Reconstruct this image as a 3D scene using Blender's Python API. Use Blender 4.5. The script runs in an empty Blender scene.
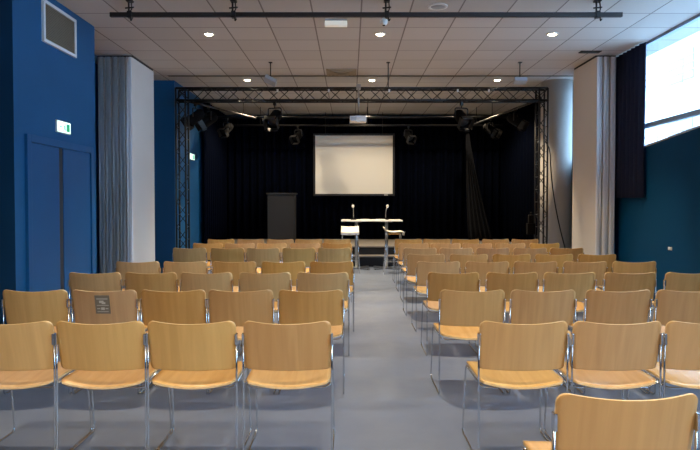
import bpy, bmesh, math, random
from mathutils import Vector, Matrix
random.seed(7)
scn = bpy.context.scene
COL = scn.collection
F, HOR, CX, EYE = 593.0, 203.0, 350.0, 1.40
CEIL = 3.76

# ------------------------------------------------------------------ materials
def mat(name, col, rough=0.5, metal=0.0, spec=0.5, var=0.0, vscale=6.0, emit=None, estr=0.0, coat=0.0, bump=0.0, bscale=40.0):
    m = bpy.data.materials.new(name); m.use_nodes = True
    nt = m.node_tree; b = nt.nodes['Principled BSDF']
    b.inputs['Base Color'].default_value = (*col, 1)
    b.inputs['Roughness'].default_value = rough
    b.inputs['Metallic'].default_value = metal
    b.inputs['Specular IOR Level'].default_value = spec
    b.inputs['Coat Weight'].default_value = coat
    tc = None
    if var > 0 or bump > 0:
        tc = nt.nodes.new('ShaderNodeTexCoord')
    if var > 0:
        n = nt.nodes.new('ShaderNodeTexNoise'); n.inputs['Scale'].default_value = vscale; n.inputs['Detail'].default_value = 5
        nt.links.new(tc.outputs['Object'], n.inputs['Vector'])
        r = nt.nodes.new('ShaderNodeValToRGB')
        r.color_ramp.elements[0].position = 0.3; r.color_ramp.elements[1].position = 0.7
        r.color_ramp.elements[0].color = (*[c*(1-var) for c in col], 1)
        r.color_ramp.elements[1].color = (*[min(1, c*(1+var)) for c in col], 1)
        nt.links.new(n.outputs['Fac'], r.inputs['Fac']); nt.links.new(r.outputs['Color'], b.inputs['Base Color'])
    if bump > 0:
        n2 = nt.nodes.new('ShaderNodeTexNoise'); n2.inputs['Scale'].default_value = bscale
        nt.links.new(tc.outputs['Object'], n2.inputs['Vector'])
        bp = nt.nodes.new('ShaderNodeBump'); bp.inputs['Strength'].default_value = bump; bp.inputs['Distance'].default_value = 0.01
        nt.links.new(n2.outputs['Fac'], bp.inputs['Height']); nt.links.new(bp.outputs['Normal'], b.inputs['Normal'])
    if emit:
        b.inputs['Emission Color'].default_value = (*emit, 1); b.inputs['Emission Strength'].default_value = estr
    return m

def wood_mat(name, c0, c1, rough=.38):
    m = bpy.data.materials.new(name); m.use_nodes = True
    nt = m.node_tree; N = nt.nodes; L = nt.links; b = N['Principled BSDF']
    tc = N.new('ShaderNodeTexCoord'); oi = N.new('ShaderNodeObjectInfo')
    add = N.new('ShaderNodeVectorMath'); add.operation = 'ADD'
    sc = N.new('ShaderNodeVectorMath'); sc.operation = 'SCALE'
    cmb = N.new('ShaderNodeCombineXYZ')
    for i in range(3): L.new(oi.outputs['Random'], cmb.inputs[i])
    L.new(cmb.outputs[0], sc.inputs[0]); sc.inputs['Scale'].default_value = 37.0
    L.new(tc.outputs['Object'], add.inputs[0]); L.new(sc.outputs[0], add.inputs[1])
    mp = N.new('ShaderNodeMapping'); mp.inputs['Scale'].default_value = (26, 3.0, 1.6)
    L.new(add.outputs[0], mp.inputs['Vector'])
    n = N.new('ShaderNodeTexNoise'); n.inputs['Scale'].default_value = 1.0; n.inputs['Detail'].default_value = 6; n.inputs['Distortion'].default_value = 0.6
    L.new(mp.outputs[0], n.inputs['Vector'])
    r = N.new('ShaderNodeValToRGB'); r.color_ramp.elements[0].position = .3; r.color_ramp.elements[1].position = .72
    r.color_ramp.elements[0].color = (*c0, 1); r.color_ramp.elements[1].color = (*c1, 1)
    L.new(n.outputs['Fac'], r.inputs['Fac'])
    hs = N.new('ShaderNodeHueSaturation')
    m1 = N.new('ShaderNodeMapRange'); m1.inputs['To Min'].default_value = .86; m1.inputs['To Max'].default_value = 1.06
    L.new(oi.outputs['Random'], m1.inputs['Value']); L.new(m1.outputs[0], hs.inputs['Saturation'])
    frac = N.new('ShaderNodeMath'); frac.operation = 'MULTIPLY'; frac.inputs[1].default_value = 7.31
    fr2 = N.new('ShaderNodeMath'); fr2.operation = 'FRACT'
    L.new(oi.outputs['Random'], frac.inputs[0]); L.new(frac.outputs[0], fr2.inputs[0])
    m2 = N.new('ShaderNodeMapRange'); m2.inputs['To Min'].default_value = .91; m2.inputs['To Max'].default_value = 1.08
    L.new(fr2.outputs[0], m2.inputs['Value']); L.new(m2.outputs[0], hs.inputs['Value'])
    m3 = N.new('ShaderNodeMapRange'); m3.inputs['To Min'].default_value = .493; m3.inputs['To Max'].default_value = .503
    L.new(fr2.outputs[0], m3.inputs['Value']); L.new(m3.outputs[0], hs.inputs['Hue'])
    L.new(r.outputs['Color'], hs.inputs['Color']); L.new(hs.outputs['Color'], b.inputs['Base Color'])
    b.inputs['Roughness'].default_value = rough; b.inputs['Specular IOR Level'].default_value = .55
    return m

M = {}
M['wood'] = wood_mat('beech_veneer', (.56, .312, .094), (.66, .385, .13))
M['woodseat'] = wood_mat('beech_seat_veneer', (.58, .335, .12), (.68, .41, .155), .27)
M['ply'] = mat('ply_edge', (.76, .54, .27), .5, var=.1, vscale=60)
M['chrome'] = mat('chrome', (.62, .64, .67), .16, 1.0)
M['chrome_dull'] = mat('brushed_steel', (.42, .43, .45), .35, 1.0)
M['blue'] = mat('blue_paint', (.006, .088, .228), .55, var=.07, vscale=1.2, spec=.35)
M['shaded_blue'] = mat('shaded_blue_paint', (.002, .036, .088), .6, var=.06, vscale=1.5, spec=.3)  # blue made darker: the shade of the left return is put into the colour
M['bluedoor'] = mat('blue_door_paint', (.006, .084, .225), .42, var=.05, vscale=2.0, spec=.45)
M['blackcloth'] = mat('black_stage_cloth', (.0018, .003, .0085), 1.0, spec=.02)
M['darkcloth'] = mat('dark_blackout_cloth', (.020, .027, .055), .9, spec=.1)
M['greycloth'] = mat('charcoal_cloth', (.015, .016, .020), .95, spec=.05)
M['black'] = mat('black_metal', (.012, .012, .014), .45, spec=.4)
M['blackplastic'] = mat('black_plastic', (.004, .004, .005), .9, spec=.08)
M['trussdark'] = mat('black_truss_paint', (.012, .012, .014), .38, .1)
M['bar'] = mat('brown_black_bar', (.020, .016, .016), .5)
M['white'] = mat('white_laminate', (.72, .70, .68), .5, var=.03, vscale=1.0)
M['alu'] = mat('aluminium_profile', (.40, .41, .43), .45, .5, var=.05, vscale=2)
M['alu2'] = mat('pale_profile', (.74, .75, .78), .5, .0)
M['groove'] = mat('dark_seal', (.03, .03, .035), .8)
M['plaster'] = mat('pale_column_paint', (.52, .49, .46), .7, var=.04, vscale=2)
M['whiteplastic'] = mat('white_plastic', (.75, .74, .72), .4)
M['greyplastic'] = mat('grey_plastic', (.35, .37, .40), .45)
M['shell'] = mat('white_stool_shell', (.80, .76, .68), .4)
M['tabletop'] = mat('white_tabletop', (.78, .76, .72), .45)
M['screen'] = mat('projection_cloth', (.80, .78, .72), .85, spec=.1)
M['cabinet'] = mat('dark_grey_cabinet', (.020, .0195, .0195), .6, var=.06, vscale=4)
M['stage'] = mat('stage_deck', (.30, .27, .24), .6, var=.08, vscale=3)
M['stagefront'] = mat('stage_skirt', (.012, .014, .02), .8)
M['paper'] = mat('paper', (.8, .78, .72), .8)
M['plate'] = mat('label_plate', (.20, .165, .12), .45)
M['platemark'] = mat('label_print', (.55, .50, .42), .5)
M['winframe'] = mat('window_frame_paint', (.28, .40, .58), .4)
M['sill'] = mat('sill_paint', (.45, .47, .52), .5)
M['facade'] = mat('pale_facade', (.62, .60, .58), .8, var=.08, vscale=.6)
M['facade2'] = mat('facade_window', (.26, .24, .22), .5)
M['bounce_pavement'] = mat('bounce_pavement', (.5, .5, .5), .9)  # ground outside, lightened to bounce daylight up onto the ceiling
M['vent'] = mat('vent_mesh', (.20, .165, .12), .6)
M['ventdark'] = mat('vent_dark', (.012, .011, .010), .8)
M['ventceil'] = mat('ceiling_vent_paint', (.34, .28, .20), .6)
M['lamp'] = mat('lamp_glow', (1, .9, .7), .5, emit=(1, .84, .58), estr=32)
M['exit'] = mat('exit_sign_glow', (.6, .9, .75), .4, emit=(.70, 1.0, .84), estr=1.8)
M['exitgreen'] = mat('exit_sign_green', (.02, .30, .15), .4, emit=(.05, .55, .30), estr=.5)
M['lensglass'] = mat('dark_lens_glass', (.03, .032, .036), .25)
M['teal'] = mat('dark_teal_paint', (.0015, .058, .145), .6, var=.06, vscale=1.5, spec=.12)
M['ring'] = mat('downlight_ring', (.6, .58, .55), .4)

def glass_mat():
    m = bpy.data.materials.new('window_glass'); m.use_nodes = True
    nt = m.node_tree; N = nt.nodes; N.remove(N['Principled BSDF'])
    t = N.new('ShaderNodeBsdfTransparent'); t.inputs['Color'].default_value = (.93, .97, .98, 1)
    g = N.new('ShaderNodeBsdfGlossy'); g.inputs['Roughness'].default_value = .02
    lw = N.new('ShaderNodeLayerWeight')
    p5 = N.new('ShaderNodeMath'); p5.operation = 'POWER'; p5.inputs[1].default_value = 5.0
    f = N.new('ShaderNodeMath'); f.operation = 'MULTIPLY_ADD'; f.inputs[1].default_value = .9; f.inputs[2].default_value = .03
    nt.links.new(lw.outputs['Facing'], p5.inputs[0]); nt.links.new(p5.outputs[0], f.inputs[0])
    x = N.new('ShaderNodeMixShader')
    nt.links.new(f.outputs[0], x.inputs[0]); nt.links.new(t.outputs[0], x.inputs[1]); nt.links.new(g.outputs[0], x.inputs[2])
    nt.links.new(x.outputs[0], N['Material Output'].inputs[0])
    return m
M['glass'] = glass_mat()

def floor_mat():
    m = bpy.data.materials.new('grey_vinyl_floor'); m.use_nodes = True
    nt = m.node_tree; N = nt.nodes; L = nt.links; b = N['Principled BSDF']
    tc = N.new('ShaderNodeTexCoord')
    n = N.new('ShaderNodeTexNoise'); n.inputs['Scale'].default_value = .9; n.inputs['Detail'].default_value = 8; n.inputs['Roughness'].default_value = .65
    L.new(tc.outputs['Object'], n.inputs['Vector'])
    r = N.new('ShaderNodeValToRGB'); r.color_ramp.elements[0].position = .3; r.color_ramp.elements[1].position = .72
    r.color_ramp.elements[0].color = (.118, .153, .235, 1); r.color_ramp.elements[1].color = (.175, .21, .29, 1)
    L.new(n.outputs['Fac'], r.inputs['Fac']); L.new(r.outputs['Color'], b.inputs['Base Color'])
    n2 = N.new('ShaderNodeTexNoise'); n2.inputs['Scale'].default_value = 3.0; n2.inputs['Detail'].default_value = 6
    L.new(tc.outputs['Object'], n2.inputs['Vector'])
    mr = N.new('ShaderNodeMapRange'); mr.inputs['To Min'].default_value = .30; mr.inputs['To Max'].default_value = .50
    L.new(n2.outputs['Fac'], mr.inputs['Value']); L.new(mr.outputs[0], b.inputs['Roughness'])
    n3 = N.new('ShaderNodeTexNoise'); n3.inputs['Scale'].default_value = 5.0
    L.new(tc.outputs['Object'], n3.inputs['Vector'])
    bp = N.new('ShaderNodeBump'); bp.inputs['Strength'].default_value = .12; bp.inputs['Distance'].default_value = .01
    L.new(n3.outputs['Fac'], bp.inputs['Height']); L.new(bp.outputs['Normal'], b.inputs['Normal'])
    b.inputs['Specular IOR Level'].default_value = .8
    return m
M['floor'] = floor_mat()

def ceil_mat():
    """0.6 m lay-in tiles with dark joints, until the plain strip beyond y = 11.05"""
    m = bpy.data.materials.new('ceiling_tiles'); m.use_nodes = True
    nt = m.node_tree; N = nt.nodes; L = nt.links; b = N['Principled BSDF']
    tc = N.new('ShaderNodeTexCoord'); sp = N.new('ShaderNodeSeparateXYZ'); L.new(tc.outputs['Object'], sp.inputs[0])
    def math_(op, a, v=None):
        q = N.new('ShaderNodeMath'); q.operation = op
        if isinstance(a, (int, float)): q.inputs[0].default_value = a
        else: L.new(a, q.inputs[0])
        if v is not None:
            if isinstance(v, (int, float)): q.inputs[1].default_value = v
            else: L.new(v, q.inputs[1])
        return q.outputs[0]
    def line(out, off, w):
        u = math_('DIVIDE', math_('SUBTRACT', out, off), .602)
        d = math_('ABSOLUTE', math_('SUBTRACT', math_('FRACT', math_('ADD', u, 100.5)), .5))
        return math_('LESS_THAN', d, w), math_('FLOOR', math_('ADD', u, 100.0))
    lx, ix = line(sp.outputs['X'], .138, .016)
    ly, iy = line(sp.outputs['Y'], 8.04, .014)
    mask = math_('MAXIMUM', lx, ly)
    wn = N.new('ShaderNodeTexWhiteNoise'); wn.noise_dimensions = '2D'
    cb = N.new('ShaderNodeCombineXYZ'); L.new(ix, cb.inputs[0]); L.new(iy, cb.inputs[1]); L.new(cb.outputs[0], wn.inputs['Vector'])
    v = N.new('ShaderNodeMapRange'); v.inputs['To Min'].default_value = .95; v.inputs['To Max'].default_value = 1.05
    L.new(wn.outputs['Value'], v.inputs['Value'])
    base = N.new('ShaderNodeMix'); base.data_type = 'RGBA'; base.blend_type = 'MULTIPLY'; base.inputs[0].default_value = 1
    base.inputs[6].default_value = (.56, .54, .52, 1); L.new(v.outputs[0], base.inputs[7])
    mx = N.new('ShaderNodeMix'); mx.data_type = 'RGBA'
    L.new(mask, mx.inputs[0]); L.new(base.outputs[2], mx.inputs[6]); mx.inputs[7].default_value = (.25, .23, .22, 1)
    L.new(mx.outputs[2], b.inputs['Base Color'])
    b.inputs['Roughness'].default_value = .9; b.inputs['Specular IOR Level'].default_value = .15
    return m
M['ceil'] = ceil_mat()

# ------------------------------------------------------------------ mesh helpers
class MB:
    def __init__(self): self.bm = bmesh.new(); self.mats = []; self.cur = 0
    def use(self, m):
        if m not in self.mats: self.mats.append(m)
        self.cur = self.mats.index(m); return self
    def _f(self, vs, smooth=False):
        try:
            f = self.bm.faces.new(vs); f.material_index = self.cur; f.smooth = smooth; return f
        except ValueError: return None
    def box(self, x0, x1, y0, y1, z0, z1, bevel=0.0, mtx=None):
        v = [Vector((x, y, z)) for z in (z0, z1) for y in (y0, y1) for x in (x0, x1)]
        t = bmesh.new(); vv = [t.verts.new(p) for p in v]
        for q in ((0,2,3,1),(4,5,7,6),(0,1,5,4),(2,6,7,3),(0,4,6,2),(1,3,7,5)): t.faces.new([vv[i] for i in q])
        if bevel > 0:
            bmesh.ops.bevel(t, geom=list(t.edges), offset=bevel, segments=2, affect='EDGES', profile=.6)
        self._merge(t, mtx); return self
    def _merge(self, t, mtx=None, smooth=False):
        mp = {}
        for v in t.verts: mp[v] = self.bm.verts.new(mtx @ v.co if mtx else v.co)
        for f in t.faces: self._f([mp[v] for v in f.verts], smooth or f.smooth)
        t.free()
    def prism(self, pts, axis, a, b):
        """polygon pts (2-D) extruded along axis between a and b"""
        def P(u, w, s):
            return {'x': (s, u, w), 'y': (u, s, w), 'z': (u, w, s)}[axis]
        A = [self.bm.verts.new(P(u, w, a)) for u, w in pts]; B = [self.bm.verts.new(P(u, w, b)) for u, w in pts]
        self._f(A); self._f(list(reversed(B)))
        n = len(pts)
        for i in range(n): self._f([A[i], B[i], B[(i+1) % n], A[(i+1) % n]])
        return self
    def tube(self, pts, r, seg=8, fillet=0.0, closed=False, cap=True):
        pts = [Vector(p) for p in pts]
        if fillet > 0: pts = fil(pts, fillet)
        n = len(pts); prev = None; rings = []
        for i, p in enumerate(pts):
            t = (pts[min(i+1, n-1)] - pts[max(i-1, 0)])
            if t.length < 1e-9: continue
            t.normalize()
            if prev is None:
                u = t.orthogonal().normalized()
            else:
                u = prev - t * prev.dot(t); u.normalize()
            prev = u; w = t.cross(u)
            rr = r[i] if isinstance(r, (list, tuple)) else r
            rings.append([self.bm.verts.new(p + (u*math.cos(2*math.pi*k/seg) + w*math.sin(2*math.pi*k/seg))*rr) for k in range(seg)])
        for a, b in zip(rings, rings[1:]):
            for k in range(seg): self._f([a[k], a[(k+1) % seg], b[(k+1) % seg], b[k]], True)
        if cap: self._f(list(reversed(rings[0]))); self._f(rings[-1])
        return self
    def lathe(self, prof, seg=24, mtx=None, cap=True):
        """prof: list of (radius, z)"""
        rings = []
        for r, z in prof:
            ring = []
            for k in range(seg):
                p = Vector((r*math.cos(2*math.pi*k/seg), r*math.sin(2*math.pi*k/seg), z))
                ring.append(self.bm.verts.new(mtx @ p if mtx else p))
            rings.append(ring)
        for a, b in zip(rings, rings[1:]):
            for k in range(seg): self._f([a[k], a[(k+1) % seg], b[(k+1) % seg], b[k]], True)
        if cap: self._f(list(reversed(rings[0]))); self._f(rings[-1])
        return self
    def build(self, name, m=None, parent=None, recalc=True):
        if recalc: bmesh.ops.recalc_face_normals(self.bm, faces=list(self.bm.faces))
        me = bpy.data.meshes.new(name); self.bm.to_mesh(me); self.bm.free()
        for mm in (self.mats or [m]): me.materials.append(mm)
        o = bpy.data.objects.new(name, me); COL.objects.link(o)
        if parent is not None: o.parent = parent
        return o

def fil(pts, rad, n=5):
    out = [pts[0]]
    for a, b, c in zip(pts, pts[1:], pts[2:]):
        u = (a-b); v = (c-b); l = min(rad, u.length*.45, v.length*.45)
        u = u.normalized()*l; v = v.normalized()*l
        for k in range(n+1):
            t = k/n; out.append((b+u)*(1-t)**2 + b*2*t*(1-t) + (b+v)*t*t)
    out.append(pts[-1]); return out

def tag(o, label, cat, group=None):
    o['label'] = label; o['category'] = cat
    if group: o['group'] = group
    return o
def thing(name, label, cat, loc=(0,0,0), rz=0.0, group=None):
    o = bpy.data.objects.new(name, None); COL.objects.link(o); o.location = loc; o.rotation_euler = (0, 0, rz)
    o.empty_display_size = .1
    return tag(o, label, cat, group)
def struct(o): o['kind'] = 'structure'; return o
def copy_tree(o, parent=None):
    c = o.copy(); COL.objects.link(c)
    if parent is not None: c.parent = parent
    for ch in list(o.children): copy_tree(ch, c)
    return c
def PX(x, d): return (x-CX)*d/F
def PZ(y, d): return EYE-(y-HOR)*d/F

# ------------------------------------------------------------------ the room
b = MB(); b.box(-5.9, 4.8, -7.2, 16.2, -.12, 0); struct(b.build('floor', M['floor']))
b = MB(); b.box(-5.9, 4.8, -7.2, 16.2, CEIL, CEIL+.15); struct(b.build('ceiling', M['ceil']))

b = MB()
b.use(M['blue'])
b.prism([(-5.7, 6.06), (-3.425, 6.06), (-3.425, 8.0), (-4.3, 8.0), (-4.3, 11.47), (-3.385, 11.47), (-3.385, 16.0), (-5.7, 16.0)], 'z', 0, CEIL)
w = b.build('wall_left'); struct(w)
w.data.materials.append(M['shaded_blue'])
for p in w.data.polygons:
    if p.normal.y < -.9 and abs(p.center.y-6.06) < .02: p.material_index = 1  # camera-facing return gets the blue with its shade painted in
b = MB(); b.box(-5.9, -5.7, -7.0, 16.2, 0, CEIL); struct(b.build('wall_left_side', M['shaded_blue']))
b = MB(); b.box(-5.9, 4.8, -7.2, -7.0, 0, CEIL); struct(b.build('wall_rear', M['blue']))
b = MB(); b.box(-5.9, 4.8, 16.0, 16.2, 0, CEIL); struct(b.build('wall_stage', M['shaded_blue']))
# right wall with a high window band (its sill climbs towards the camera) and a short window behind the partition
XR = 4.357
b = MB()
b.prism([(-7.0, 0), (16.0, 0), (16.0, 2.14), (9.7, 2.14), (5.0, 2.55), (-7.0, 2.55)], 'x', XR, XR+.3)
b.box(XR, XR+.3, -7.0, -6.3, 2.55, CEIL); b.box(XR, XR+.3, 9.7, 10.98, 2.14, CEIL); b.box(XR, XR+.3, 11.5, 16.0, 2.14, CEIL)
struct(b.build('wall_right', M['teal']))
# window frames and glass
b = MB(); xa, xb = XR+.006, XR+.07
b.box(xa, xb, -6.3, 9.7, CEIL-.035, CEIL-.001); b.box(xa, xb, -6.3, 9.7, 2.505, 2.575)
for yy in (-6.3, -4.0, -1.8, .4, 3.2, 6.0, 9.65): b.box(xa, xb, yy, yy+.05, 2.55, CEIL-.05)
b.box(xa, xb, 7.3, 7.34, 2.36, 2.505)
wf = struct(b.build('window_1', M['winframe']))
b = MB(); b.box(xa+.03, xa+.036, -6.25, 9.65, 2.575, CEIL-.035); b.prism([(9.65, 2.16), (5.6, 2.51), (9.65, 2.51)], 'x', xa+.03, xa+.036)
b.build('glass_pane', M['glass'], wf)
b = MB(); b.prism([(9.69, 2.141), (9.69, 2.166), (5.0, 2.575), (5.0, 2.55)], 'x', XR-.012, XR+.006); b.build('window_sill', M['sill'], wf)
b = MB()
for a in ((10.98, 11.02), (11.46, 11.5)): b.box(xa, xb, a[0], a[1], 2.14, CEIL-.001)
b.box(xa, xb, 10.98, 11.5, 2.14, 2.2); b.box(xa, xb, 10.98, 11.5, CEIL-.06, CEIL-.001)
wf2 = struct(b.build('window_2', M['winframe']))
b = MB(); b.box(xa+.03, xa+.036, 11.02, 11.46, 2.2, CEIL-.06); b.build('glass_pane', M['glass'], wf2)
# shallow drop and dark joint where the tiled ceiling ends
b = MB(); b.box(-3.38, XR, 11.02, 11.12, CEIL-.004, CEIL-.0005); struct(b.build('trim_1', mat('ceiling_joint', (.13, .12, .11), .9)))
# skirting
b = MB(); b.box(XR-.015, XR, -2.5, 8.6, 0, .09); struct(b.build('baseboard_right', M['teal']))
b = MB(); b.box(-3.425, -3.41, 6.06, 6.24, 0, .09); b.box(-3.425, -3.41, 7.88, 8.0, 0, .09); struct(b.build('baseboard_left', M['blue']))

# double door on the left wall
dx = -3.425
b = MB()
b.box(dx, dx+.035, 6.25, 6.33, 0, 2.13, .004); b.box(dx, dx+.035, 7.79, 7.87, 0, 2.13, .004); b.box(dx, dx+.035, 6.33, 7.79, 2.05, 2.13, .004)
door = struct(b.build('door_1', M['bluedoor']))
for y0, y1 in ((6.335, 6.965), (7.065, 7.785)):
    b = MB(); b.box(dx+.001, dx+.016, y0, y1, .008, 2.045, .003); b.build('door_leaf', M['bluedoor'], door)
b = MB(); b.box(dx+.001, dx+.008, 6.967, 7.063, .008, 2.045); b.build('door_seal', M['groove'], door)

# ------------------------------------------------------------------ outside, seen through the window
b = MB(); b.box(4.9, 60, -30, 80, -1.2, -1.0); o = b.build('ground_outside', M['bounce_pavement']); struct(o)
bl = thing('outside_building', 'pale building with long balconies outside the high window', 'building', (15, 0, -1))
b = MB(); b.box(0, 6, 8, 50, 0, 17); b.build('facade', M['facade'], bl)
for z in (4.2, 7.2, 10.2):
    b = MB(); b.box(-1.1, 0, 9, 45, z, z+.22); bb = b.build('balcony', M['facade'], bl)
    b = MB()
    for zz in (.45, .75, 1.05): b.tube([(-1.05, 9, z+.22+zz), (-1.05, 45, z+.22+zz)], .03, 6)
    for k in range(19): b.tube([(-1.05, 9+2*k, z+.22), (-1.05, 9+2*k, z+1.27)], .025, 6)
    b.build('railing', M['facade2'], bb)
for k in range(7):
    for z in (1.6, 4.9, 7.9, 10.9):
        b = MB(); b.box(-.05, 0, 11+5*k, 13+5*k, z, z+1.3); b.build('window', M['facade2'], bl)

# ------------------------------------------------------------------ wall grille, exit signs
g = thing('ventilation_grille', 'square silver-framed ventilation grille high on the blue wall above double door', 'vent', (dx, 6.63, 3.2))
b = MB(); W, Hh = .785, .47
b.box(0, .03, 0, W, 0, .035); b.box(0, .03, 0, W, Hh-.035, Hh); b.box(0, .03, 0, .035, .035, Hh-.035); b.box(0, .03, W-.035, W, .035, Hh-.035)
b.build('frame', M['alu2'], g)
b = MB(); b.box(.001, .006, .03, W-.03, .03, Hh-.03); b.build('backing', M['ventdark'], g)
b = MB()
for k in range(1, 22): b.box(.010, .018, .03, W-.03, .03+k*.0187-.0045, .03+k*.0187+.0045)
for k in range(1, 36): b.box(.009, .015, .03+k*.0211-.003, .03+k*.0211+.003, .03, Hh-.03)
b.build('mesh_grid', M['vent'], g)

def exit_sign(loc, w, h, label, small=False):
    s = thing('exit_sign', label, 'exit sign', loc, 0, 'lit exit signs')
    b = MB(); b.box(0, .022, -w/2, w/2, -h/2, h/2, .006); b.build('housing', M['whiteplastic'], s)
    b = MB(); b.box(.022, .025, -w/2+.012, w/2-.012, -h/2+.012, h/2-.012); f = b.build('face', M['exit'], s)
    b = MB(); q = .0252
    def poly(pts): b.prism([(u*w, v*h) for u, v in pts], 'x', .0245, q+.001)
    poly([(.16, -.32), (.40, -.32), (.40, .32), (.16, .32)])                    # doorway
    poly([(-.42, -.03), (-.42, .03), (-.28, .03), (-.28, .14), (-.17, 0), (-.28, -.14), (-.28, -.03)])  # arrow
    # running figure
    for k in range(1):
        c = (.06, .25); poly([(c[0]+.035*math.cos(a*math.pi/4), c[1]+.085*math.sin(a*math.pi/4)) for a in range(8)])
    poly([(-.02, .14), (.05, .16), (.06, -.06), (-.0, -.06)])
    poly([(-.0, -.06), (.06, -.06), (-.06, -.33), (-.11, -.33)]); poly([(.0, -.06), (.06, -.06), (.13, -.20), (.10, -.33), (.07, -.33), (.08, -.2)])
    poly([(.05, .14), (.12, .02), (.09, .0), (.03, .09)]); poly([(-.02, .14), (-.09, .02), (-.06, .0), (.01, .09)])
    b.build('pictogram', M['exitgreen'], f)
    return s
exit_sign((dx, 7.08, 2.30), .34, .145, 'lit green exit sign above the blue double door')
exit_sign((-3.385, 12.68, 2.385), .36, .135, 'small distant lit exit sign on blue wall behind the dark truss tower')

# ------------------------------------------------------------------ folding partition stacks
def partition(label, x_in, side, y0, y1, n, pitch, edge_m):
    p = thing('folding_partition', label, 'folding partition', (x_in, y0, 0))
    for k in range(n):
        xa_, xb_ = sorted((side*(k*pitch+.004), side*((k+1)*pitch-.012)))
        b = MB(); b.box(xa_, xb_, .02, y1-y0, .015, CEIL-.03, .004)
        pn = b.build('panel', M['white'], p)
        b = MB()
        xm = (xa_+xb_)/2; hw = (xb_-xa_)/2
        # edge profile: raised flange, shallow groove, rounded rib
        a_, c_ = (xa_, xb_) if side > 0 else (xb_, xa_)
        def bb(u0, u1, ya, yb_, bv):
            p0, p1 = sorted((a_+(c_-a_)*u0, a_+(c_-a_)*u1)); b.box(p0, p1, ya, yb_, .016, CEIL-.032, bv)
        bb(.02, .40, -.004, .0195, .004); bb(.40, .62, .012, .0195, 0)
        xr_ = a_+(c_-a_)*.80; b.tube([(xr_, .014, .016), (xr_, .014, CEIL-.032)], hw*.34, 10)
        b.build('edge_profile', M['alu2'] if k == 0 else edge_m, pn)
    b = MB()
    xa_, xb_ = sorted((0, side*n*pitch)); b.box(xa_, xb_, .05, y1-y0-.05, CEIL-.03, CEIL-.002); b.build('top_seal', M['groove'], p)
    return p
partition('white folding partition with aluminium ribbed edges stacked beside the blue door wall', -3.48, -1, 9.5, 10.58, 5, .112, M['alu'])
partition('white folding partition stacked beside the black blackout curtain and high window', 3.93, 1, 9.49, 10.50, 3, .108, M['alu2'])

# round column
b = MB(); b.lathe([(.295, 0), (.295, CEIL)], 40, Matrix.Translation((4.03, 11.62, 0)))
struct(b.build('column', M['plaster']))

# ------------------------------------------------------------------ curtains
def wavy(name, label, pts_fn, z0, z1, n, m, thick=.012, nz=2, cat='curtain', taper=None):
    bm = bmesh.new(); rows = []
    for j in range(nz+1):
        t = j/nz; row = []
        for i in range(n+1):
            x, y = pts_fn(i/n, t); row.append(bm.verts.new((x, y, z0+(z1-z0)*t)))
        rows.append(row)
    for a, c in zip(rows, rows[1:]):
        for i in range(n):
            f = bm.faces.new([a[i], a[i+1], c[i+1], c[i]]); f.smooth = True
    me = bpy.data.meshes.new(name); bm.to_mesh(me); bm.free(); me.materials.append(m)
    o = bpy.data.objects.new(name, me); COL.objects.link(o)
    s = o.modifiers.new('thickness', 'SOLIDIFY'); s.thickness = thick; s.offset = 0
    return tag(o, label, cat)
wavy('stage_curtain', 'long black curtain hanging behind the projection screen at the back of stage',
     lambda u, t: (-3.34+7.5*u, 15.75+.06*math.sin(u*2*math.pi*38)+.02*math.sin(u*71)), .45, 3.70, 380, M['blackcloth'])
wavy('stage_curtain', 'black side curtain at the left end of the stage beside the small exit sign',
     lambda u, t: (-3.27+.035*math.sin(u*2*math.pi*12), 13.3+2.4*u), .02, 3.70, 120, M['blackcloth'])
wavy('stage_curtain', 'black side curtain on the stage behind the truss tower with hanging cable',
     lambda u, t: (4.2-.1*u+.035*math.sin(u*2*math.pi*16), 12.1+3.6*u), .02, 3.70, 150, M['blackcloth'])
wavy('blackout_curtain', 'dark blackout curtain gathered at the edge of the bright high window',
     lambda u, t: (4.30+.03*math.sin(u*2*math.pi*7), 8.70+.92*u + .03*(1-t)*(1-u)*math.sin(t*5)), 1.48, 3.745, 100, M['darkcloth'], .008, 4)
wavy('gathered_drape', 'narrow charcoal drape gathered at the top hanging right of the screen',
     lambda u, t: (PX(466+6*t*0, 14.9)+(.06+.56*(1-t)**1.2)*(u+.12*(1-t)), 14.95+.035*math.sin(u*2*math.pi*5)), .45, 3.28, 50, M['greycloth'], .01, 10)

# ------------------------------------------------------------------ downlights
def downlight(x, y, label, power):
    t = thing('ceiling_downlight', label, 'downlight', (x, y, CEIL), 0, 'round ceiling downlights')
    b = MB(); b.lathe([(.058, -.001), (.085, -.001), (.083, -.010), (.060, -.012), (.056, -.004)], 24, None, False); b.build('trim_ring', M['ring'], t)
    b = MB(); b.lathe([(.0, -.026), (.025, -.024), (.048, -.015), (.058, -.002)], 20, None, False); b.build('lamp', M['lamp'], t)
    l = bpy.data.lights.new('downlight_beam', 'SPOT'); l.energy = power; l.color = (1.0, .80, .54)
    l.spot_size = math.radians(150 if y < 0 or y > 13 else (86 if y > 8 else 96)); l.spot_blend = .5 if y < 0 or y > 13 else 1.0; l.shadow_soft_size = .05
    lo = bpy.data.objects.new('downlight_beam', l); COL.objects.link(lo); lo.parent = t; lo.location = (0, 0, -.03)
ROWS = [(-3.9, 'added unseen at the rear to light the chair backs'), (-.9, 'behind the camera'), (2.1, 'above the front chairs'), (5.2, 'above the middle chairs'), (8.33, 'in the row beyond the ceiling bar'), (11.42, 'in the row just above the truss'), (13.7, 'in the row above the stage edge')]  # rearmost row is added out of view to light the chair backs
COLS = [(-1.97, 'left'), (.42, 'middle'), (2.82, 'right')]
PW = {-3.9: 300, -.9: 330, 2.1: 300, 5.2: 420, 8.33: 800, 11.42: 800, 13.7: 230}
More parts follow.
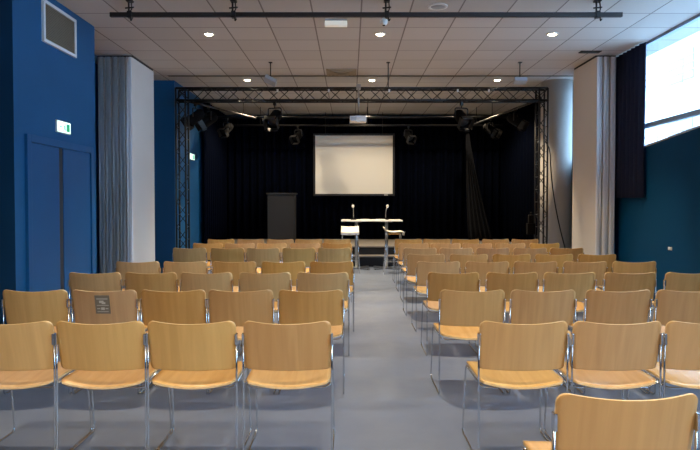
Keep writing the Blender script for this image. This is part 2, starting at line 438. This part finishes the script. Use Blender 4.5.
for y, rl in ROWS:
    for x, cl in COLS:
        downlight(x, y, f'{cl} one of three round downlights {rl}', PW[y])

# ------------------------------------------------------------------ ceiling fittings
t = thing('ceiling_emergency_light', 'small white emergency light box below the ceiling bar near its middle', 'emergency light', (PX(336, 7.7), 7.7, CEIL))
b = MB(); b.box(-.14, .14, -.05, .05, -.02, -.001, .004); b.build('base', M['greyplastic'], t)
b = MB(); b.box(-.145, .145, -.045, .045, -.085, -.02, .012); b.build('diffuser', mat('emergency_diffuser', (.8, .78, .72), .4, emit=(1, .92, .75), estr=.3), t)
t = thing('ceiling_speaker', 'round white ceiling speaker set in a tile', 'speaker', (PX(437, 7.17), 7.17, CEIL))
b = MB(); b.lathe([(.085, -.001), (.12, -.001), (.118, -.012), (.09, -.014), (.085, -.006)], 32, None, False); b.build('rim', M['whiteplastic'], t)
b = MB(); b.lathe([(.0, -.008), (.086, -.006), (.086, -.002)], 32, None, False); b.build('mesh_cover', M['greyplastic'], t)
t = thing('ceiling_vent', 'square beige louvred air vent in the ceiling above the truss', 'vent', (PX(341.5, 10.75), 10.75, CEIL))
b = MB()
for k, (a, z) in enumerate(((.27, -.004), (.20, -.016), (.13, -.028), (.06, -.04))):
    for s in range(4):
        R = Matrix.Rotation(s*math.pi/2, 4, 'Z'); b.box(-a, a, a-.03, a, z-.012, z-.001, 0, R)
b.box(-.27, .27, -.27, .27, -.006, -.001); b.build('louvres', M['ventceil'], t)
t = thing('ceiling_vent', 'small dark vent in the ceiling near the folding partition by the window', 'vent', (PX(580, 9.7)-.02, 9.3, CEIL))
b = MB(); b.box(-.16, .16, -.06, .06, -.012, -.001); b.build('grid', M['ventdark'], t)
b = MB()
for k in range(6): b.box(-.15, .15, -.05+k*.02, -.045+k*.02, -.016, -.012)
b.build('slats', M['bar'], t)

# lighting bar across the ceiling with its clamps
yb, zb = 6.95, 3.588
t = thing('hanging_lighting_bar', 'long dark bar across the ceiling in front of the truss', 'lighting bar', (0, yb, zb))
b = MB(); b.box(PX(112, yb), PX(620, yb), -.022, .022, -.026, .026, .004); b.build('bar', M['bar'], t)
for px in (131.5, 234.5, 386.5, 595.5):
    b = MB(); x = PX(px, yb)
    b.box(x-.035, x+.035, -.04, .04, .150, CEIL-zb-.001)
    b.tube([(x-.012, 0, .155), (x-.012, 0, .028)], .011, 8); b.tube([(x+.022, -.01, .155), (x+.03, -.015, .06), (x+.012, -.03, .03)], .007, 6, .02)
    b.box(x-.026, x+.026, -.033, .033, -.037, .040, .006)
    b.tube([(x+.018, -.034, -.03), (x+.022, -.034, -.085), (x+.04, -.036, -.055)], .007, 6, .02); b.tube([(x-.05, -.01, .075), (x+.05, -.01, .085)], .009, 6)
    b.build('clamp', M['black'], t)
t = thing('ceiling_camera', 'small white dome camera hanging below the middle clamp of the ceiling bar', 'camera', (PX(383.5, yb), yb-.03, zb-.062))
b = MB(); b.lathe([(.0, -.075), (.025, -.069), (.042, -.05), (.045, -.02), (.036, 0), (.012, .02)], 20); b.build('dome', M['whiteplastic'], t)
b = MB(); b.lathe([(.0, -.078), (.016, -.075), (.018, -.069)], 16, Matrix.Translation((0, -.01, 0))); b.build('lens', M['blackplastic'], t)

# small devices on rods before the truss
def rod_device(px, label, kind):
    yd = 10.0; x = PX(px, yd)
    t = thing('hanging_speaker' if kind else 'hanging_rod', label, 'speaker' if kind else 'rod', (x, yd, CEIL))
    b = MB(); b.tube([(0, 0, -.001), (0, 0, -.26 if kind else -.42)], .009, 8); b.box(-.03, .03, -.03, .03, -.012, -.001)
    b.build('rod', M['black'], t)
    if kind:
        R = Matrix.Translation((0, 0, -.31)) @ Matrix.Rotation(math.radians(kind[0]), 4, 'Y') @ Matrix.Rotation(math.radians(kind[1]), 4, 'X')
        b = MB(); b.box(-.105, .105, -.07, .07, -.035, .035, .008, R); q = b.build('cabinet', M['greyplastic'], t)
        b = MB(); b.box(-.095, .095, -.076, -.069, -.028, .028, .002, R); b.build('front_cover', M['greyplastic'], q)
    return t
rod_device(271, 'tilted grey speaker on a ceiling rod above the truss near left downlight', (28, -25))
rod_device(519, 'level pale grey speaker on a ceiling rod above the truss near the column', (2, -18))
rod_device(388, 'thin bare rod hanging from the ceiling in front of the truss', None)

# ------------------------------------------------------------------ lighting truss gate
YT, TH = 11.0, .25
ZT, ZB = PZ(87.5, YT), PZ(101.5, YT)
t = thing('lighting_truss', 'black lattice truss gate spanning the room before the stage', 'truss', (0, YT, 0))
def lattice(b, p0, p1, u, w, hu, hw, pitch, rc=.018, rd=.007, side_rungs=False):
    """square lattice boom from p0 to p1; u, w: section axes; hu, hw: half sizes"""
    p0, p1, u, w = Vector(p0), Vector(p1), Vector(u), Vector(w)
    c = [(-1, -1), (1, -1), (1, 1), (-1, 1)]
    for a, e in c: b.tube([p0+u*a*hu+w*e*hw, p1+u*a*hu+w*e*hw], rc, 8)
    Ln = (p1-p0).length; n = max(2, round(Ln/pitch)); ax = (p1-p0)/n
    for i in range(4):
        (a0, e0), (a1, e1) = c[i], c[(i+1) % 4]
        if side_rungs and i % 2 == 1:
            for k in range(n+1): b.tube([p0+ax*k+u*a0*hu+w*e0*hw, p0+ax*k+u*a1*hu+w*e1*hw], rd, 6)
            continue
        for k in range(n):
            s, e = ((a0, e0), (a1, e1)) if (k+i) % 2 == 0 else ((a1, e1), (a0, e0))
            b.tube([p0+ax*k+u*s[0]*hu+w*s[1]*hw, p0+ax*(k+1)+u*e[0]*hu+w*e[1]*hw], rd, 6)
xl0, xl1, xr0, xr1 = PX(175.5, YT), PX(187, YT), PX(537.5, YT), PX(548, YT)
for xa_, xb_ in ((xl0, xl1), (xr0, xr1)):
    xm, hw = (xa_+xb_)/2, (xb_-xa_)/2-.018
    b = MB(); lattice(b, (xm, .1, .02), (xm, .1, ZT-.02), (1,0,0), (0,1,0), hw, .10, .235, side_rungs=True)
    tw = b.build('tower', M['trussdark'], t)
    b = MB(); b.box(xm-.16, xm+.16, -.06, .26, 0, .015, .003); b.build('base_plate', M['trussdark'], tw)
b = MB(); zm, hz = (ZT+ZB)/2, (ZT-ZB)/2-.018
lattice(b, (xl0+.02, .1, zm), (xr1-.02, .1, zm), (0,0,1), (0,1,0), hz, .10, .24, .019, .008)
b.build('beam', M['trussdark'], t)
for px in (278, 329, 389, 457, 488):   # small bright couplers on the beam
    b = MB(); x = PX(px, YT); b.box(x-.018, x+.018, -.03, -.018, ZT-.10, ZT-.045, .003); b.build('coupler', M['alu2'], t)

# pipes over the stage
def pipe(label, p0, p1, rods=(), r=.024):
    o = thing('hanging_stage_pipe', label, 'pipe', (0, 0, 0))
    b = MB(); b.tube([p0, p1], r, 10); b.build('pipe', M['trussdark'], o)
    for x, y, z in rods:
        b = MB(); b.tube([(x, y, z), (x, y, CEIL-.002)], .009, 6); b.build('hanger', M['black'], o)
pipe('higher dark pipe above the stage edge behind the truss', (-3.15, 13.4, PZ(117.5, 13.4)), (3.75, 13.4, PZ(117.5, 13.4)), [(x, 13.4, PZ(117.5, 13.4)) for x in (-2.4, .4, 3.2)])
pipe('lower dark pipe over the stage just above the screen', (-3.05, 14.6, PZ(125.5, 14.6)), (3.75, 14.6, PZ(125.5, 14.6)), [(x, 14.6, PZ(125.5, 14.6)) for x in (-2.2, .42, 3.1)])
zs = PZ(102, 11.2)
pipe('slanting side bar running back from the truss tower near the column', (xr0-.02, 11.25, zs), (PX(468, 14.3), 14.3, PZ(126.8, 14.3)), (), .022)
pipe('slanting side bar running back from the truss tower by the blue wall', (xl1+.02, 11.25, zs), (PX(256, 13.3), 13.3, PZ(118.5, 13.3)), (), .022)

# stage spotlights: body, yoke, clamp, lens
def spot_proto():
    o = thing('stage_spotlight', '', 'spotlight', (0, 0, 0), 0, 'black stage spotlights')
    b = MB()
    b.box(-.022, .022, -.022, .022, -.03, .03, .004); b.tube([(0, 0, -.03), (0, 0, -.07)], .01, 8); b.build('clamp', M['black'], o)
    b = MB(); b.tube([(-.105, 0, -.22), (-.105, 0, -.07), (.105, 0, -.07), (.105, 0, -.22)], .010, 6, .03); b.build('yoke', M['black'], o)
    R = Matrix.Translation((0, 0, -.22)) @ Matrix.Rotation(math.radians(55), 4, 'X')
    b = MB(); b.lathe([(.0, .17), (.06, .165), (.085, .12), (.09, -.10), (.10, -.11), (.10, -.14), (.088, -.14), (.085, -.10)], 20, R, False); bd = b.build('body', M['blackplastic'], o)
    b = MB(); b.lathe([(.0, -.112), (.05, -.108), (.086, -.10)], 20, R, False); b.build('lens', M['lensglass'], bd)
    b = MB()
    for a in (0, math.pi/2, math.pi, 3*math.pi/2):
        b.box(-.085, .085, .10, .105, -.23, -.14, 0, R @ Matrix.Rotation(a, 4, 'Z'))
    b.build('barn_doors', M['black'], bd)
    return o
proto = spot_proto(); first = True
SP = [((PX(275, 11.1), 11.1, ZB-.03), 2.9, 1.22, 'black spotlight under the truss near the tilted grey speaker'),
      ((PX(461, 11.1), 11.1, ZB-.03), 3.4, 1.22, 'black spotlight under the truss above the charcoal drape'),
      ((PX(298.5, 14.6), 14.55, PZ(125.5, 14.6)-.05), 2.6, 1.0, 'black spotlight on the lower pipe just left of the screen'),
      ((PX(408, 14.6), 14.55, PZ(125.5, 14.6)-.05), 3.6, 1.0, 'black spotlight on the lower pipe just right of the screen'),
      ((PX(209, 12.0), 12.0, 3.32), 2.2, 1.15, 'black spotlight on the side bar near the blue wall'),
      ((PX(196, 11.5), 11.5, 3.30), 1.4, 1.1, 'black spotlight tucked beside the tower by the blue wall'),
      ((PX(228, 13.4), 13.36, PZ(117.5, 13.4)-.05), 2.7, 1.0, 'black spotlight on the higher pipe near the blue wall'),
      ((PX(490, 13.3), 13.3, 3.27), 3.9, 1.05, 'black spotlight on the slanting side bar nearest the charcoal drape'),
      ((PX(515, 12.1), 12.1, 3.30), 4.1, 1.05, 'black spotlight on the slanting side bar nearest the column')]
for loc, rz, s, lab in SP:
    o = proto if first else copy_tree(proto); first = False
    o.location = loc; o.rotation_euler = (0, 0, rz); o.scale = (s, s, s); o['label'] = lab
# lamp fixed low on the right tower
t = thing('hanging_junction_box', 'small dark box fixed low on the truss tower before the column', 'box', (xr0-.09, YT+.1, PZ(225, YT)))
b = MB(); b.box(-.075, .07, -.06, .06, -.18, .03, .008); b.build('body', M['blackplastic'], t)
b = MB(); b.box(-.05, .05, -.05, .05, .03, .19, .02); b.tube([(0, 0, .19), (0, 0, .24)], .02, 8); b.build('plug', M['blackplastic'], t)
# cable hanging beside the column
b = MB(); pts = []
for k in range(13):
    u = k/12; px = 550+16*u**1.7; py = 155+92*u
    pts.append((PX(px, 11.25)-.0, 11.25+.05*u, PZ(py, 11.25)))
pts = [(xr1+.012, YT+.222, PZ(141, 11.2)), (PX(549, 11.2), 11.22, PZ(148, 11.2))] + pts + [(PX(566.5, 11.3), 11.3, .25), (PX(566, 11.3), 11.28, .01)]
b.tube(pts, .011, 6); tag(b.build('hanging_cable', M['black']), 'black cable drooping from the truss tower in front of the pale column', 'cable')

# projector under the truss
yp = 10.83
t = thing('hanging_projector', 'white projector on a pole under the middle of the truss', 'projector', (PX(358, yp), yp, PZ(120, yp)))
b = MB(); b.box(-.15, .15, -.13, .13, -.05, .055, .012); bd = b.build('body', M['whiteplastic'], t)
b = MB(); b.lathe([(.04, 0), (.045, .03), (.03, .03), (.02, .01)], 16, Matrix.Translation((.07, .13, .0)) @ Matrix.Rotation(-math.pi/2, 4, 'X')); b.build('lens', M['blackplastic'], bd)
b = MB()
for k in range(6): b.box(-.13, -.03, -.1335, -.13, -.03+k*.012, -.024+k*.012)
b.build('air_slots', M['greyplastic'], bd)
b = MB(); b.tube([(.01, 0, .055), (.01, 0, PZ(85, yp)-PZ(120, yp))], .016, 8); b.box(-.06, .08, -.05, .05, .055, .075)
b.box(-.03, .05, -.03, .14, PZ(89, yp)-PZ(120, yp), PZ(85, yp)-PZ(120, yp)); b.build('pole', M['chrome_dull'], t)

# ------------------------------------------------------------------ stage, screen, cabinet
t = thing('stage_platform', 'low stage platform with pale deck and dark front at the room end', 'stage', (0, 13.35, 0))
b = MB(); b.box(-3.2, 4.0, 0, 2.64, .40, .432, .004); b.build('deck', M['stage'], t)
b = MB(); b.box(-3.18, 3.98, .03, 2.62, 0, .40); b.build('skirt', M['stagefront'], t)
t = thing('stage_step', 'low step with a pale tread in front of the stage', 'step', (.42, 13.0, 0))
b = MB(); b.box(-.9, .9, 0, .345, .21, .238, .004); b.build('tread', M['stage'], t)
b = MB(); b.box(-.88, .88, .02, .34, 0, .21); b.build('riser', M['stagefront'], t)

ys = 15.45
x0, x1, z1, z0 = PX(313.2, ys), PX(394.8, ys), PZ(133.6, ys), PZ(196, ys)
t = thing('wall_screen', 'white projection screen in a black frame hanging over the stage', 'screen', ((x0+x1)/2, ys, z0))
w2, hh = (x1-x0)/2, z1-z0
b = MB(); bw = .055
b.box(-w2, w2, 0, .05, 0, bw, .006); b.box(-w2, w2, 0, .05, hh-bw, hh, .006); b.box(-w2, -w2+bw, 0, .05, bw, hh-bw, .006); b.box(w2-bw, w2, 0, .05, bw, hh-bw, .006)
b.build('frame', M['black'], t)
b = MB(); b.box(-w2+.03, w2-.03, .02, .035, .03, hh-.03); b.build('projection_surface', M['screen'], t)
b = MB(); b.box(w2-.28, w2-.18, -.003, .0, .018, .036); b.build('name_plate', M['alu2'], t)
b = MB(); b.tube([(-w2*.7, .03, hh-.01), (-w2*.7, .03, CEIL-z0-.002)], .008, 6); b.tube([(w2*.7, .03, hh-.01), (w2*.7, .03, CEIL-z0-.002)], .008, 6); b.build('hanger', M['black'], t)

yc = 14.5
t = thing('tall_cabinet', 'tall dark grey cabinet standing on the stage left of the screen', 'cabinet', (PX(281, yc), yc, .432))
b = MB(); b.box(-.33, .33, 0, .45, 0, 1.18, .006); b.build('body', M['cabinet'], t)
b = MB(); b.box(-.36, .36, -.03, .48, 1.18, 1.215, .004); b.build('top', M['cabinet'], t)
b = MB(); b.box(-.31, .31, -.012, .0, .05, 1.15, .004); b.build('door', M['cabinet'], t)

# ------------------------------------------------------------------ bistro tables, microphones, papers, stools
yt, zt = 12.6, 1.045
def high_table(px, label):
    t = thing('high_table', label, 'high table', (PX(px, yt), yt, 0), 0, 'high tables before the stage')
    b = MB(); b.box(-.318, .318, -.318, .318, zt-.03, zt, .006); b.build('table_top', M['tabletop'], t)
    b = MB(); b.tube([(0, 0, .03), (0, 0, zt-.03)], .034, 14); b.lathe([(.12, zt-.045), (.12, zt-.031)], 20); b.build('column', M['chrome_dull'], t)
    for k in range(4):
        R = Matrix.Rotation(math.pi/4+k*math.pi/2, 4, 'Z')
        b = MB(); b.box(.0, .36, -.03, .03, .006, .035, .006, R); b.lathe([(.02, 0), (.02, .007)], 10, R @ Matrix.Translation((.34, 0, 0))); b.build('foot', M['chrome_dull'], t)
high_table(356.4, 'white-topped high table before the stage, nearer the dark cabinet')
high_table(386.5, 'white-topped high table before the stage, nearer the charcoal drape')
def mic(px, tipx, label):
    x = PX(px, yt)
    t = thing('gooseneck_microphone', label, 'microphone', (x, yt-.05, zt), 0, 'microphones on the high tables')
    b = MB(); b.box(-.06, .06, -.07, .07, 0, .035, .008); b.build('base', M['blackplastic'], t)
    dx_ = (tipx-px)*yt/F; top = .28
    b = MB(); b.tube([(0, 0, .03), (0, 0, .15), (dx_*.4, -.01, .23), (dx_, -.05, top)], .009, 8, .04); b.build('gooseneck', M['chrome_dull'], t)
    b = MB(); R = Matrix.Translation((dx_, -.05, top))
    b.lathe([(.008, -.03), (.022, -.02), (.029, .0), (.027, .025), (.012, .04)], 14, R); b.build('microphone_head', M['whiteplastic'], t)
mic(353.5, 353, 'upright microphone on the high table nearer the dark cabinet')
mic(385.5, 387.2, 'bent microphone on the high table nearer the charcoal drape')
def papers(px, w, label, rz):
    o = thing('paper_stack', label, 'papers', (PX(px, yt), yt-.14, zt), rz)
    b = MB(); b.box(-w/2, w/2, -.105, .105, 0, .012); b.build('sheets', M['paper'], o)
    b = MB(); b.box(-w/2+.01, w/2-.005, -.10, .108, .012, .016); b.build('top_sheet', M['paper'], o)
papers(364.8, .21, 'flat paper sheets beside the upright microphone', .06)
papers(380.0, .21, 'thicker paper pad beside the bent microphone', -.1)

def stool(px, y, rz, label, zseat=.80):
    t = thing('bar_stool', label, 'bar stool', (PX(px, y), y, 0), rz, 'white bar stools at the high tables')
    # one-piece bent shell: seat with a low back, profile in local y, z
    prof = [(.19, zseat-.07), (.20, zseat-.01), (.14, zseat+.0), (.0, zseat-.012), (-.12, zseat+.0), (-.17, zseat+.03), (-.19, zseat+.085)]
    prof = [(p.x, p.y) for p in fil([Vector((a, c, 0)) for a, c in prof], .05)]
    bm = bmesh.new(); rows = []
    for (yy, zz) in prof:
        rows.append([bm.verts.new((sx*.18*(1 if abs(sx) < 1 else 1), yy, zz+.012*sx*sx)) for sx in (-1, -.75, -.4, 0, .4, .75, 1)])
    for a, c in zip(rows, rows[1:]):
        for i in range(6):
            f = bm.faces.new([a[i], a[i+1], c[i+1], c[i]]); f.smooth = True
    me = bpy.data.meshes.new('shell'); bm.to_mesh(me); bm.free(); me.materials.append(M['shell'])
    o = bpy.data.objects.new('shell', me); COL.objects.link(o); o.parent = t
    s = o.modifiers.new('thickness', 'SOLIDIFY'); s.thickness = .016; s.offset = 0
    for sx in (-1, 1):
        for sy in (-1, 1):
            b = MB(); b.tube([(sx*.15, sy*.13, zseat-.03), (sx*.19, sy*.19, .0)], .010, 8); b.build('leg', M['chrome'], t)
    b = MB(); q = .177
    b.tube([(-q, -q, .25), (q, -q, .25), (q, q, .25), (-q, q, .25), (-q, -q, .25)], .008, 8); b.box(-.15, .15, -.13, .13, zseat-.045, zseat-.03)
    b.build('foot_rail', M['chrome'], t)
    return t
stool(350, 11.95, math.pi, 'white bar stool seen from the front, nearer the dark cabinet', .83)
stool(393.5, 11.75, -math.pi/2, 'white bar stool seen from its side, nearer the charcoal drape', .83)

# ------------------------------------------------------------------ chairs
ZTOP = .777
def panel_mesh(name):
    """bent plywood backrest, rounded corners; local y = 0 at the top edge, faces +y"""
    w, h = .234, .272; th = .010
    nx, nz = 22, 10; bm = bmesh.new()
    def half(v):      # half width at height fraction v (0 bottom, 1 top): rounded corners
        r = .040; z = v*h; k = 0
        if z > h-r: q = (z-(h-r))/r; k = r*(1-math.sqrt(max(0, 1-q*q)))
        r2 = .022
        if z < r2: q = (r2-z)/r2; k = r2*(1-math.sqrt(max(0, 1-q*q)))
        return w-k
    vs = [0, .02, .06, .12, .3, .5, .68, .80, .86, .91, .95, .98, .995, 1]
    def P(s, v, off):
        x = s*half(v); y = .058*(1-v) - .046*(1-(x/w)**2) + .034 + off
        z = ZTOP-h+v*h - .017*(1-(x/w)**2)*v + .004*v
        return (x, y, z)
    G = {}
    for side, off in ((0, 0.0), (1, th)):
        for j, v in enumerate(vs):
            for i in range(nx+1):
                G[side, j, i] = bm.verts.new(P(-1+2*i/nx, v, off))
    J = len(vs)-1
    for j in range(J):
        for i in range(nx):
            f = bm.faces.new([G[0, j, i], G[0, j, i+1], G[0, j+1, i+1], G[0, j+1, i]]); f.smooth = True
            f = bm.faces.new([G[1, j, i], G[1, j+1, i], G[1, j+1, i+1], G[1, j, i+1]]); f.smooth = True
    def edge(a, c, d, e):
        f = bm.faces.new([a, c, d, e]); f.material_index = 1
    for i in range(nx):
        edge(G[0, J, i], G[0, J, i+1], G[1, J, i+1], G[1, J, i]); edge(G[0, 0, i], G[1, 0, i], G[1, 0, i+1], G[0, 0, i+1])
    for j in range(J):
        edge(G[0, j, 0], G[0, j+1, 0], G[1, j+1, 0], G[1, j, 0]); edge(G[0, j, nx], G[1, j, nx], G[1, j+1, nx], G[0, j+1, nx])
    bmesh.ops.recalc_face_normals(bm, faces=list(bm.faces))
    me = bpy.data.meshes.new(name); bm.to_mesh(me); bm.free()
    me.materials.append(M['wood']); me.materials.append(M['ply']); return me
def seat_mesh(name):
    nx, ny = 18, 14; th = .011; bm = bmesh.new(); w = .226; y0, y1 = .045, .485
    def P(s, t, off):
        y = y0+(y1-y0)*t
        e = min(1, max(0, (.10-t)/.10)); f = min(1, max(0, (t-.88)/.12))
        x = s*(w-.018*e*e-.022*f*f)
        u = 1-(s*s)
        z = .452 - .026*u*math.exp(-((t-.05)/.45)**2) - .004*u - .022*f*f - .006*math.exp(-(t/.06)**2)
        return (x, y, z-off)
    G = {}
    for side, off in ((0, 0.0), (1, th)):
        for j in range(ny+1):
            for i in range(nx+1): G[side, j, i] = bm.verts.new(P(-1+2*i/nx, j/ny, off))
    for j in range(ny):
        for i in range(nx):
            f = bm.faces.new([G[0, j, i], G[0, j, i+1], G[0, j+1, i+1], G[0, j+1, i]]); f.smooth = True
            f = bm.faces.new([G[1, j, i], G[1, j+1, i], G[1, j+1, i+1], G[1, j, i+1]]); f.smooth = True
    def edge(a, c, d, e):
        f = bm.faces.new([a, c, d, e]); f.material_index = 1
    for i in range(nx):
        edge(G[0, ny, i], G[0, ny, i+1], G[1, ny, i+1], G[1, ny, i]); edge(G[0, 0, i], G[1, 0, i], G[1, 0, i+1], G[0, 0, i+1])
    for j in range(ny):
        edge(G[0, j, 0], G[0, j+1, 0], G[1, j+1, 0], G[1, j, 0]); edge(G[0, j, nx], G[1, j, nx], G[1, j+1, nx], G[0, j+1, nx])
    bmesh.ops.recalc_face_normals(bm, faces=list(bm.faces))
    me = bpy.data.meshes.new(name); bm.to_mesh(me); bm.free()
    me.materials.append(M['woodseat']); me.materials.append(M['ply']); return me

GROUP = 'plywood chairs in rows on both sides of the aisle'
def make_chair():
    t = thing('stacking_chair', '', 'chair', (0, 0, 0), 0, GROUP)
    for nm, me in (('backrest', panel_mesh('backrest')), ('seat', seat_mesh('seat'))):
        o = bpy.data.objects.new(nm, me); COL.objects.link(o); o.parent = t
    r = .0056
    for s in (-1, 1):
        x = s*.2365
        b = MB()
        b.tube([(x, .052, .69), (x, .052, .45), (x, .045, r), (x, .50, r), (x-s*.008, .445, .428), (x-s*.004, .056, .436)], r, 8, .035)
        sf = b.build('side_frame', M['chrome'], t)
        b = MB(); b.box(x-.0062, x+.0062, .036, .066, .645, .705, .003); b.build('link_bracket', M['chrome'], sf)
    for y, z in ((.41, .424), (.10, .410)):
        b = MB(); b.tube([(-.229, y, z+.008), (-.195, y, z-.012), (.195, y, z-.012), (.229, y, z+.008)], .005, 8, .02); b.build('crossbar', M['chrome'], t)
    return t
chair0 = make_chair(); used = False
ORD = ['first', 'second', 'third', 'fourth', 'fifth', 'sixth', 'seventh', 'eighth']
def place(xc, y, label):
    global used
    d = y
    o = chair0 if not used else copy_tree(chair0)
    used = True
    xc += (-.6 + 2.2*min(1, max(0, (xc-555)/50))) if xc > CX else (-1.2 if y < 3.5 else -.35)
    o.location = (PX(xc, d+.02), y-.012, 0); o['label'] = label
    return o
DROW = {1: 3.11, 2: 4.247, 3: 5.33, 4: 6.337, 5: 7.244, 6: 8.265, 7: 9.236, 8: 10.26}
LEFT = {1: [288.0, 191.5, 99.4, 7.2], 2: [311, 240.3, 172.5, 103.2, 33.5], 3: [323, 265, 206, 150.3, 94],
        4: [332, 283.5, 234.3, 185, 137.3], 6: [334.8, 299, 263.2, 227.5, 189.5], 7: [337.3, 305.3, 272, 240, 207.8], 8: [337.7, 308.8, 280.5, 250.8, 221]}
RIGHT = {1: [525.8, 618, 711.5], 2: [473.7, 545, 618.3, 689.5], 3: [454.5, 513.5, 570.7, 630, 691.3], 4: [439.3, 488.5, 536.9, 585.3, 634],
         5: [426.8, 469.8, 512.8, 555.5, 596.8], 6: [420.8, 457, 494, 531.2, 567.5], 7: [414.4, 446.5, 478, 511.4, 545.8], 8: [409.2, 437.6, 466.5, 496.5, 526]}
EDGE = 'from the aisle'
sticker_chair = None
for side, tab in (('left', LEFT), ('right', RIGHT)):
    rows = sorted(tab)
    for ri, r in enumerate(rows):
        xs = sorted(tab[r], reverse=(side == 'left'))
        rl = {0: 'front' if False else 'nearest'}.get(ri, ORD[ri]+' nearest')
        if ri == len(rows)-1: rl = 'farthest'
        for i, xc in enumerate(xs):
            pos = {0: 'beside the aisle'}.get(i, ORD[i]+' from the aisle')
            lab = f'plywood chair {pos} in the {rl} full row, {side} block'
            if side == 'left' and r == 2 and i == 3:
                lab = 'plywood chair with a grey printed plate on its back, second nearest left row'
            c = place(xc, DROW[r], lab)
            if side == 'left' and r == 2 and i == 3: sticker_chair = c
place(629, 1.914, 'lone nearest plywood chair, its back large at the bottom edge near the window side')

# printed plate on the back of one chair
bk = [c for c in sticker_chair.children if c.name.startswith('backrest')][0]
b = MB(); b.box(-.053, .053, -.0035, .0, -.07, .07, .001)
pl = b.build('label_plate', M['plate'], bk); pl.location = (.002, .0085, .672); pl.rotation_euler = (math.radians(12), 0, 0)
pl['label'] = 'grey printed plate'
me = pl.data
pl.data.materials.append(M['platemark'])
bm = bmesh.new(); bm.from_mesh(me)
def mark(x0, x1, z0, z1):
    v = [bm.verts.new((x, -.0040, z)) for x, z in ((x0, z0), (x1, z0), (x1, z1), (x0, z1))]
    f = bm.faces.new(v); f.material_index = 1
for (a, c, e, f_) in ((-.04, .04, .040, .046), (-.022, .01, .012, .030), (-.005, .022, .004, .018), (-.04, .045, -.008, -.004), (-.012, .014, -.040, -.022), (-.04, -.018, -.034, -.028), (.02, .04, -.034, -.028), (-.04, .04, -.056, -.052)):
    mark(a, c, e, f_)
bm.to_mesh(me); bm.free()

# small fitting on the right wall
t = thing('wall_socket', 'tiny pale fitting low on the dark wall under the window', 'socket', (XR, 8.05, .78))
b = MB(); b.box(-.012, -.001, -.045, .045, -.022, .022, .003); b.build('plate', M['whiteplastic'], t)
b = MB(); b.box(-.018, -.012, -.02, .02, -.012, .012, .002); b.build('cover', M['alu2'], t)

# ------------------------------------------------------------------ daylight, camera, view
wd = bpy.data.worlds.new('World'); scn.world = wd; wd.use_nodes = True
bg = wd.node_tree.nodes['Background']; bg.inputs['Color'].default_value = (.42, .68, 1.0, 1); bg.inputs['Strength'].default_value = 15.0

cam = bpy.data.cameras.new('Camera'); co = bpy.data.objects.new('Camera', cam); COL.objects.link(co)
cam.sensor_width = 36; cam.lens = F/700*36; pitch = math.radians(1.3)
co.location = (0, 0, EYE); co.rotation_euler = (math.pi/2-pitch, 0, 0)
cam.shift_y = -((225-HOR)-F*math.tan(pitch))/700
cam.clip_start = .02
scn.camera = co
vs_ = scn.view_settings; vs_.view_transform = 'Standard'; vs_.look = 'None'; vs_.gamma = 1; vs_.exposure = 0; vs_.use_curve_mapping = False
scn.cycles.max_bounces = 8; scn.cycles.diffuse_bounces = 5; scn.cycles.use_denoising = True
scn.cycles.sample_clamp_indirect = 6
